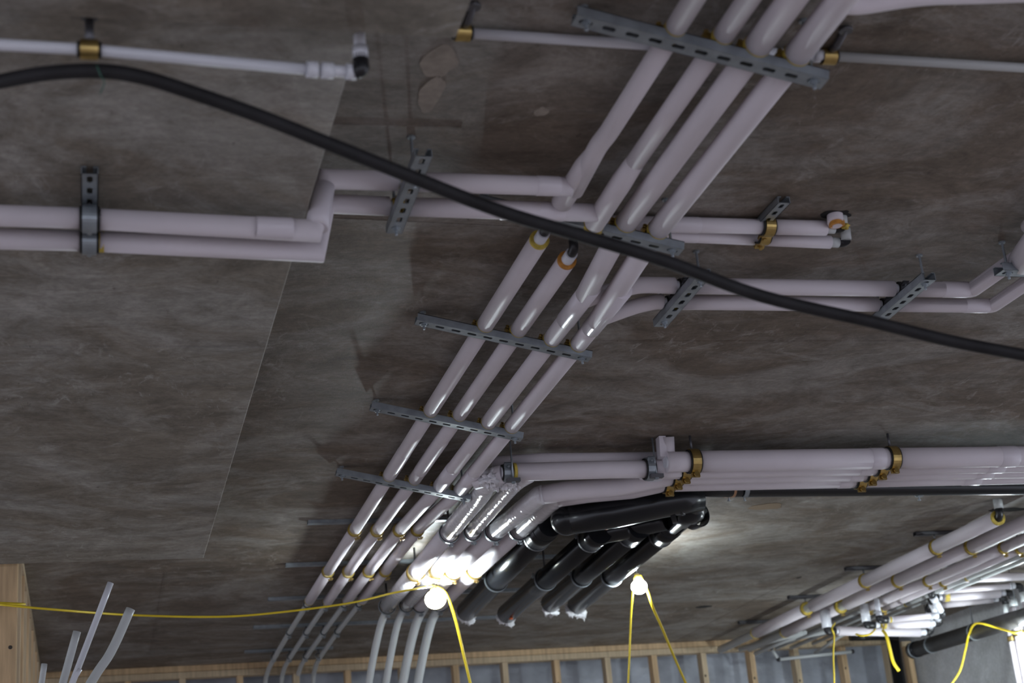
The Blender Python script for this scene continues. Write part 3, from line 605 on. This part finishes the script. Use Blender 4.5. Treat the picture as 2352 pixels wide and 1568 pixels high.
# ------------------------------------------------------------------ right-hand group
RZ = 1.375; RYs = [5.05, 5.72, 6.30, 7.00, 7.70, 8.42]
rg_names = ['topmost', 'second', 'third', 'fourth', 'fifth', 'lowest']
rX = [3.690, 3.880, 4.055, 4.150, 4.300, 4.400]; rr_ = [.0315, .0325, .0250, .0200, .0150, .0120]; rzz = [1.375, 1.375, 1.37, 1.365, 1.385, 1.39]
for i in range(6):
    cuts = [(5.79, 5.3, 5.3, 5.3, 5.3, 5.3)[i]]+[y+.02*i for y in (6.32, 7.04, 7.70, 8.45)]
    if i == 0: cuts = [5.79, 6.32, 7.04, 7.74, 8.45]
    X, r, z = rX[i], rr_[i], rzz[i]; sl = []; rg = []
    for k in range(len(cuts)-1):
        if i > 1 and k >= 3: continue
        a, e = cuts[k]+(.014 if k else 0), cuts[k+1]-.014
        if k == 2 and i < 2: e -= .07
        sl.append((dens(V(X, a, z), V(X, e, z)), r)); rg.append((V(X, cuts[k+1]-.004 if not (k == 2 and i < 2) else cuts[k+1]-.004, z), YV, r))
    if i == 0: rg.append((V(X, 5.786, z), YV, r))
    t = ipipe('%s white pipe of the receding group at right' % rg_names[i].capitalize() if False else '%s white pipe of the receding group at the right' % rg_names[i], V(X, 6, z), sl, rg if i < 5 else (), [V(X, cuts[0]+.02, z), V(X, 9.0, z)], (.022, .022, .012, .011, .009, .008)[i], 'greypex', group='receding pipes at the right', m='sleeve' if i < 4 else 'greypex')
    if i < 4:
        for j, y in enumerate(cuts[1:4]):
            clamp('clamp %s along the %s receding pipe at right' % (('nearest', 'midway', 'farthest')[j], rg_names[i]), V(X, y, z), YV, r*1.01, .010, 'brass', 'foam', lug=V(.25, 0, -1), top=HC-.01, group='clamps of the receding pipes')
t = bpy.data.objects['insulated_pipe']
q = V(3.690, 5.80, 1.375)
e = thing('pipe_elbow', 'black elbow from the slab into the open end of the topmost receding pipe', 'fitting', q)
B().tube(rnd([q+V(0, .03, 0), q+V(0, -.03, 0), q+V(0, -.035, .04)], .02, 5), .0165, 16).build('bend', 'fit', e)
B().tube([q+V(0, -.035, .035), q+V(0, -.036, .08)], .0195, 16).build('stub', 'greypex', e)
for i, y in enumerate((6.32, 7.04, 7.74, 8.45)):
    strut('grey strut end fixed to the slab above the receding pipes, %s nearest' % ORD[i], V(3.60, y+.01, HC-.018), V(4.5, y+.01, HC-.018), w=.028, h=.017, slots=False, n=2, group='struts above the receding pipes', m='steeld')
# cross pipe behind
tubeobj('cross_pipe', [Z(2165, 1331, 1.41), Z(2420, 1320, 1.41)], .021, 'sleeve', 'white pipe running across to the right wall, above the fittings', 'pipe', n=22)
# drops with black elbows and three horizontal pipes N
NZ = 1.262
Ns = [((1892, 1402), (1895, 1436), (1912, 1449), (2112, 1452), .0245, 'lowest'), ((1973, 1392), (1976, 1424), (1990, 1436), (2132, 1432), .0230, 'middle'), ((2018, 1372), (2021, 1412), (2038, 1423), (2140, 1414), .0150, 'upper')]
NE = []
for k, (a, b_, h0, h1, r, nm) in enumerate(Ns):
    top = Z(*a, 1.375); zb = Z(*h0, NZ); zb2 = YY(h1[0], h1[1], zb.y+.02)
    t = thing('branch_pipe', '%s white branch pipe below the receding group, with black elbow at its left end' % nm, 'pipe', zb, 'white branches below the receding group')
    pt = V(top.x, zb.y, top.z); el = V(pt.x+.0, zb.y, zb.z)
    B().tube([pt, V(pt.x, pt.y, zb.z+.020)], (.027, .024, .014)[k], 20).build('drop_sleeve', 'pex', t)
    B().tube([V(pt.x, pt.y, zb.z+.045), V(pt.x, pt.y, zb.z+.018)], (.018, .018, .016)[k], 18).build('collar', 'pex', t)
    B().tube(rnd([V(pt.x, pt.y, zb.z+.022), el, el+V(.045, 0, 0)], .02, 5), .0195, 16).build('elbow', 'fit', t)
    B().tube([el+V(.03, 0, 0), el+V(.07, 0, 0)], .015, 16).build('collar', 'pex', t)
    B().tube([el+V(.06 if k != 1 else .10, 0, 0), zb2], r, 24).build('sleeve', 'sleeve', t)
    if k: B().arc(el+V(.06 if k != 1 else .10, 0, 0), V(1, 0, 0), r*.6, r*1.04, .012, n=22).build('foam_ring', 'foam', t)
    B().tube([zb2-V(.01, 0, 0), zb2+V(.045, 0, 0)], .0175, 18).build('collar', 'pex', t)
    NE.append((zb2+V(.068, 0, 0), t))
# upper horizontal pipes towards the right wall
for k, (a, e, r, zz, nm) in enumerate((((2165, 1357), (2318, 1346), .0150, 1.385, 'back'), ((2165, 1371), (2296, 1362), .0245, 1.372, 'middle'), ((2162, 1388), (2280, 1375), .0210, 1.36, 'front'))):
    p0, p1 = Z(*a, zz), Z(*e, zz)
    t = thing('branch_pipe', '%s white pipe running to the vertical pipes on the right wall' % nm, 'pipe', p0, 'white branches to the right wall')
    B().tube([p0, p1], r, 22).build('sleeve', 'sleeve', t)
    q = p0-(p1-p0).normalized()*.03; B().tube([p0, q], .0165, 16).build('collar', 'pex', t)
    e0, tn = NE[(2, 1, 0)[k]]; u0 = q-V(.042, 0, 0); dv = (u0-e0).normalized()
    B().tube(rnd([q+V(.004, 0, 0), u0, u0-dv*.040], .022, 5), .0185, 16).build('elbow', 'fit', t)
    B().tube(rnd([e0-V(.032, 0, 0), e0, e0+dv*.032], .022, 5), .0185, 16).build('elbow', 'fit', tn)
    B().tube([u0-dv*.036, u0-dv*.068], .0200, 16).build('collar', 'pex', t); B().tube([u0-dv*.06, e0+dv*.03], .0175, 16).build('riser', 'pex', t)
    if k == 1: B().arc(p0+(p1-p0).normalized()*.02, (p1-p0), .0247, .026, .025, n=22).build('foam_ring', 'foam', t)
    B().tube([p1, p1+(p1-p0).normalized()*.03], .0175, 16).build('collar', 'pex', t)
    q = p1+(p1-p0).normalized()*.03; B().tube(rnd([q, q+V(.035, 0, 0), q+V(.038, 0, -.035)], .018, 4), .0175, 16).build('elbow', 'fit', t)
    s0 = q+V(.038, 0, -.035)
    t = thing('wall_pipe', 'vertical white pipe on the right wall, %s' % ('farthest right, thinnest', 'middle one, thickest', 'leftmost')[k], 'pipe', s0, 'vertical pipes on the right wall')
    B().tube([s0, s0-V(0, 0, .05)], .0215 if k else .0175, 18).build('collar', 'greypex', t)
    B().tube([s0-V(0, 0, .045), V(s0.x, s0.y, .55)], (.0150, .0270, .0215)[k], 24).build('sleeve', 'sleeve', t)
    if k: clamp('patterned wire clamp on the %s vertical wall pipe' % ('', 'middle', 'leftmost')[k], V(s0.x, s0.y, s0.z-.185), V(0, 0, 1), (.0150, .0272, .0217)[k], .022, 'brass', 'rubber', lug=V(0, -1, 0), up=V(1, 0, 0))
# big dark drain along the right wall
d0, d1 = XX(2108, 1490, 4.62), XX(2352, 1416, 4.66)
dd = (d1-d0); t = thing('drain_pipe', 'thick dark drain pipe sloping along the right wall', 'pipe', d0)
B().tube([d0, d0+dd*2.0], .044, 26).build('pipe_body', simple('dark_drain', (.035, .033, .032), .5, vary=.3, vscale=20), t)
B().tube([d0-dd.normalized()*.06, d0+dd.normalized()*.012], .047, 26).build('end_coupling', 'black', t); B().tube([d0-dd.normalized()*.035, d0-dd.normalized()*.02], .0482, 26).build('band', 'steel', t)
for k, f in enumerate((.14, .56)):
    q = d0+dd*f; h = thing('pipe_hanger', 'grey strap hanger on the thick dark drain, %s' % ('near its end', 'beside the yellow cord')[k], 'hanger', q)
    B().arc(q, dd, .0442, .0465, .012, n=24).build('strap', 'steel', h); B().tube([q+V(0, 0, .046), V(q.x, q.y, HC)], .0035, 8).build('threaded_rod', 'steeld', h)
# small pipes at the back right
t = thing('small_pipe', 'thin grey pipe with black elbows crossing in front of the far studs', 'pipe', Z(1790, 1512, 1.33))
pa, pb, pc = YY(1772, 1488, 9.0), YY(1788, 1514, 9.0), YY(1958, 1496, 8.95)
B().tube([pa, pb], .009, 12).build('pipe_length', 'greypex', t); B().tube([pb, pc], .0105, 12).build('pipe_length', 'greypex', t)
for q in (pa, pb, pc): B().sphere(q, .0135, 12, 8).build('elbow', 'fit', t)
for k, (a, e) in enumerate((((1840, 1452), (1700, 1490)), ((1905, 1448), (1745, 1484)), ((1850, 1452), (1735, 1500)), ((1945, 1450), (1872, 1500)))):
    tubeobj('bare_pipe', [Z(*a, 1.36), YY(*e, 9.05)], (.016, .014, .012, .010)[k], 'greypex', 'bare grey pipe running on to the far studs at right, %s' % ('leftmost', 'second', 'third', 'rightmost')[k], 'pipe', 'bare pipe tails at the far studs')

# ------------------------------------------------------------------ timber walls
WY = 9.11
t = struct(B().abox((-.30, WY, HC-.034), (X1-.06, WY+.075, HC-.0005)).build('trim_3', 'lumber', bevel=.003)); t['label'] = 'upper timber plate of the far stud wall'
t = struct(B().abox((-.30, WY-.003, HC-.070), (X1-.12, WY+.072, HC-.036)).build('trim_4', 'lumber2', bevel=.003)); t['label'] = 'lower timber plate of the far stud wall'
far = thing('stud_wall', 'row of timber studs under the far wall plate', 'framing', V(2.4, WY, -1.5/S))
xs = [-.10+.31*i for i in range(17)]
for i, x in enumerate(xs):
    x = x+.008*math.sin(i*2.1)
    B().abox((x-.0165, WY, -1.5/S), (x+.0165, WY+.072, HC-.071)).build('stud', ('lumber2', 'lumber')[i % 2], far)
    # nail plates and smears: cheap knots
    if i > 7: B().sphere(V(x-.004, WY-.0005, 1.24-.03*(i % 3)), .006, 8, 5, (1, .2, 1.4)).build('knot', 'scar', far)
lw = thing('stud_wall', 'timber stud wall at lower left receding from the near post', 'framing', V(-.27, 7.5, -1.5/S))
B().abox((-.315, 5.83, -1.5/S), (-.243, 5.865, HC-.002)).build('post', 'lumber', lw); B().sphere(V(-.262, 5.829, 1.02), .007, 10, 6, (1, .2, 1)).build('knot', 'scar', lw)
B().abox((-.315, 5.88, HC-.036), (-.243, 9.1, HC-.001)).build('top_plate', 'lumber2', lw)
for i in range(11):
    y = 5.885+.295*i; B().abox((-.315, y, -1.5/S), (-.243, y+.034, HC-.037)).build('stud', ('lumber', 'lumber2')[i % 2], lw)
# black vertical pipe, post and beam in the far corner
tubeobj('soil_pipe', [YY(2047, 1450, 9.0), YY(2047, 1450, 9.0)*1+V(0, 0, -2.0)], .040, 'black', 'vertical black pipe in the far right corner', 'pipe', n=24)
t = thing('corner_post', 'brown timber post right of the vertical black pipe', 'post', V(4.99, 9.2, 0)); B().abox((4.955, 9.05, -1.5/S), (4.99, 9.12, HC-.10)).build('board', 'lumber', t); B().abox((4.93, 9.06, HC-.10), (4.995, 9.11, HC-.07)).build('block', 'lumber2', t)
tag(B().tube([YY(1952, 1464, 8.9), YY(2062, 1462, 8.9)], .02, 20).build('short_duct', 'black'), 'short black pipe lying across the top of the far corner', 'pipe')

# ------------------------------------------------------------------ loose white tubes at lower left
for k, (a, e, r, m_) in enumerate((((254, 1338), (150, 1610), .0105, 'pex'), ((300, 1398), (190, 1600), .0150, 'greypex'), ((177, 1450), (130, 1620), .0125, 'greypex'), ((102, 1524), (88, 1620), .0095, 'greypex'), ((184, 1536), (140, 1610), .0075, 'pex'))):
    y = 5.35-.05*k; A, E = YY(*a, y), YY(*e, y)
    mid = [A, A.lerp(E, .5)+(V(.012, 0, 0) if k == 1 else V(0, 0, 0)), E, E+(E-A)*2.0] if k == 1 else [A, E, E+(E-A)*2.0]
    tubeobj('loose_tube', smooth(mid, 6), r, m_, ('tallest loose white tube leaning at lower left', 'thick bent greyish tube leaning at lower left', 'short greyish tube left of the tallest loose tube', 'short tube beside the timber wall, lower left', 'thin bright tube tip between the loose tubes')[k], 'tube', n=16)

# ------------------------------------------------------------------ black cable
ck = [(-120, 210, 1.22), (0, 187, 1.21), (110, 168, 1.205), (230, 163, 1.20), (330, 178, 1.19), (440, 212, 1.18), (600, 268, 1.155), (750, 328, 1.13), (950, 408, 1.10), (1150, 485, 1.06), (1350, 545, 1.03), (1530, 600, 1.0), (1750, 680, .96), (2000, 738, .92), (2180, 782, .89), (2352, 815, .86), (2700, 880, .83), (3400, 940, .85), (4300, 930, .95)]
tubeobj('power_cable', smooth([Z(*q) for q in ck], 6), .0112, 'cable', 'thick black cable sagging across the whole view in front of the pipes', 'cable', n=18)
tag(B().tube(smooth([Z(222, 150, 1.20), Z(232, 175, 1.185), Z(240, 190, 1.19), Z(230, 215, 1.19)], 4), .0012, 6).build('cable_tie', simple('green_tie', (.02, .09, .06), .5)), 'thin dark green tie round the black cable, upper left', 'tie')

# ------------------------------------------------------------------ lamps on a yellow cord
M['bulb_dim'] = simple('bulb_glass_dim', (1, 1, 1), .3, emit=((.84, .95, 1.0), 460))
def lamp(label, p, r=.034, cup=True, m='bulb', aim=(.25, .93, -.25), stand=False):
    """bulb in a dished holder: the holder sits on the far side and screens the light going that way"""
    t = thing('work_lamp', label, 'lamp', p)
    B().sphere(p, r, 16, 10, (1, 1, .92)).build('bulb', m, t)
    if cup:
        d = V(*aim).normalized(); u, w = frame(d); b = B(); n = 22; prof = [(.10, 1.28), (.55, 1.22), (.95, .92), (1.18, .45), (1.24, .0)]
        for k, (ax, rd) in enumerate(prof):
            for q_ in range(n): a = 2*math.pi*q_/n; b.v.append(p+d*r*ax+(u*math.cos(a)+w*math.sin(a))*r*rd)
        for k in range(len(prof)-1):
            for q_ in range(n): i0 = k*n+q_; i1 = k*n+(q_+1) % n; b.f.append((i0, i1, i1+n, i0+n)); b.sm.append(True)
        b.build('holder', simple('lamp_holder', (.60, .50, .22), .5), t)
    B().tube([p+V(0, .01, r*.9), p+V(0, .012, r*1.2), p+V(0, .012, r*1.7)], [.017, .016, .010], 14).build('socket', simple('lamp_socket', (.55, .42, .12), .5), t)
    if stand: B().tube([p+d*r*1.2, V(p.x, p.y-.06, p.z-.06), V(p.x, p.y-.06, -1.5/S)], .010, 10).build('added_lamp_pole', 'steeld', t)
    else: B().tube([p+V(0, .012, r*1.6), V(p.x, p.y+.01, HC)], .0018, 6).build('hook_wire', 'steel', t)
    return t
L1, L2, L3 = Z(1000, 1375, 1.24), Z(1468, 1347, 1.255), YY(2352, 1472, 7.25)
L4 = V(-2.4, 5.2, 1.15); L5, L6 = V(4.55, 5.0, .95), V(3.85, 7.4, .68)
lamp('glowing white work lamp under the glossy pipes', L1); lamp('glowing white work lamp beside the fourth black pipe', L2, cup=False, m='bulb_dim')
lamp('glowing work lamp cut by the right edge of the photo', L3, cup=False, m='bulb_dim'); lamp('work lamp of the same string, outside the left edge of the photo', L4, cup=False, m='bulb_dim')
lamp('work lamp of the same string, outside the right edge of the photo', L5, aim=(-.1, -1, .05)); lamp('unseen lamp added on a stand below the view to brighten the far corner', L6, aim=(-.35, -.9, .1), stand=True)  # L6 and its stand are added, unseen, to brighten the far wall and studs
def cord(label, pts, r=.0042): return tubeobj('yellow_cord', smooth(pts, 7), r, 'yellow', label, 'cord', None, 10)
def lp(px, py, y): return YY(px, py, y)
cord('yellow cord running left from the lamp under the glossy pipes', [L4+V(0, 0, .06), lp(-60, 1382, 5.75), lp(0, 1388, 5.72), lp(130, 1400, 5.75), lp(300, 1412, 6.0), lp(500, 1416, 5.95), lp(640, 1406, 5.95), lp(800, 1385, 6.0), lp(900, 1362, 6.1), lp(960, 1351, 6.15), L1+V(-.01, 0, .055)])
cord('yellow cord dropping from the right side of the lamp under the glossy pipes', [L1+V(.01, 0, .05), lp(1022, 1360, L1.y), lp(1036, 1390, L1.y), lp(1048, 1430, L1.y), lp(1062, 1490, L1.y), lp(1080, 1568, L1.y), lp(1098, 1650, L1.y)], .006)
cord('yellow cord hanging straight down from the left side of the second lamp', [L2+V(-.01, 0, .05), lp(1453, 1365, L2.y), lp(1449, 1420, L2.y), lp(1446, 1500, L2.y), lp(1443, 1568, L2.y), lp(1440, 1660, L2.y)])
cord('yellow cord slanting down right from the second lamp', [L2+V(.01, 0, .05), lp(1488, 1360, L2.y), lp(1500, 1395, L2.y), lp(1520, 1440, L2.y+.1), lp(1545, 1500, L2.y+.3), lp(1575, 1568, L2.y+.5), lp(1615, 1655, L2.y+.6)], .0055)
cord('thin yellow cord hanging from the left end of the lowest branch pipe', [lp(1918, 1430, 7.75), lp(1911, 1442, 7.6), lp(1916, 1460, 7.6), lp(1914, 1500, 7.6), lp(1916, 1568, 7.6), lp(1917, 1640, 7.6)], .0042)
cord('yellow cord looped under the lowest branch pipe, then hanging beside the black pipe', [lp(2010, 1445, 7.7), lp(1998, 1456, 7.6), lp(1980, 1459, 7.6), lp(1966, 1456, 7.65)], .005)
cord('thick yellow cord hanging in front of the vertical black pipe', [lp(2028, 1448, 7.65), lp(2036, 1460, 7.6), lp(2044, 1490, 7.6), lp(2052, 1520, 7.6), lp(2065, 1540, 7.6)], .0085)
cord('yellow cord tied over the thick dark drain and hanging from it', [L3+V(0, 0, .05), lp(2330, 1452, 7.28), lp(2290, 1441, 7.4), lp(2243, 1431, 7.5), lp(2226, 1455, 7.7), lp(2218, 1490, 7.7), lp(2205, 1540, 7.7), lp(2180, 1580, 7.7), lp(2150, 1640, 7.7)], .0055)
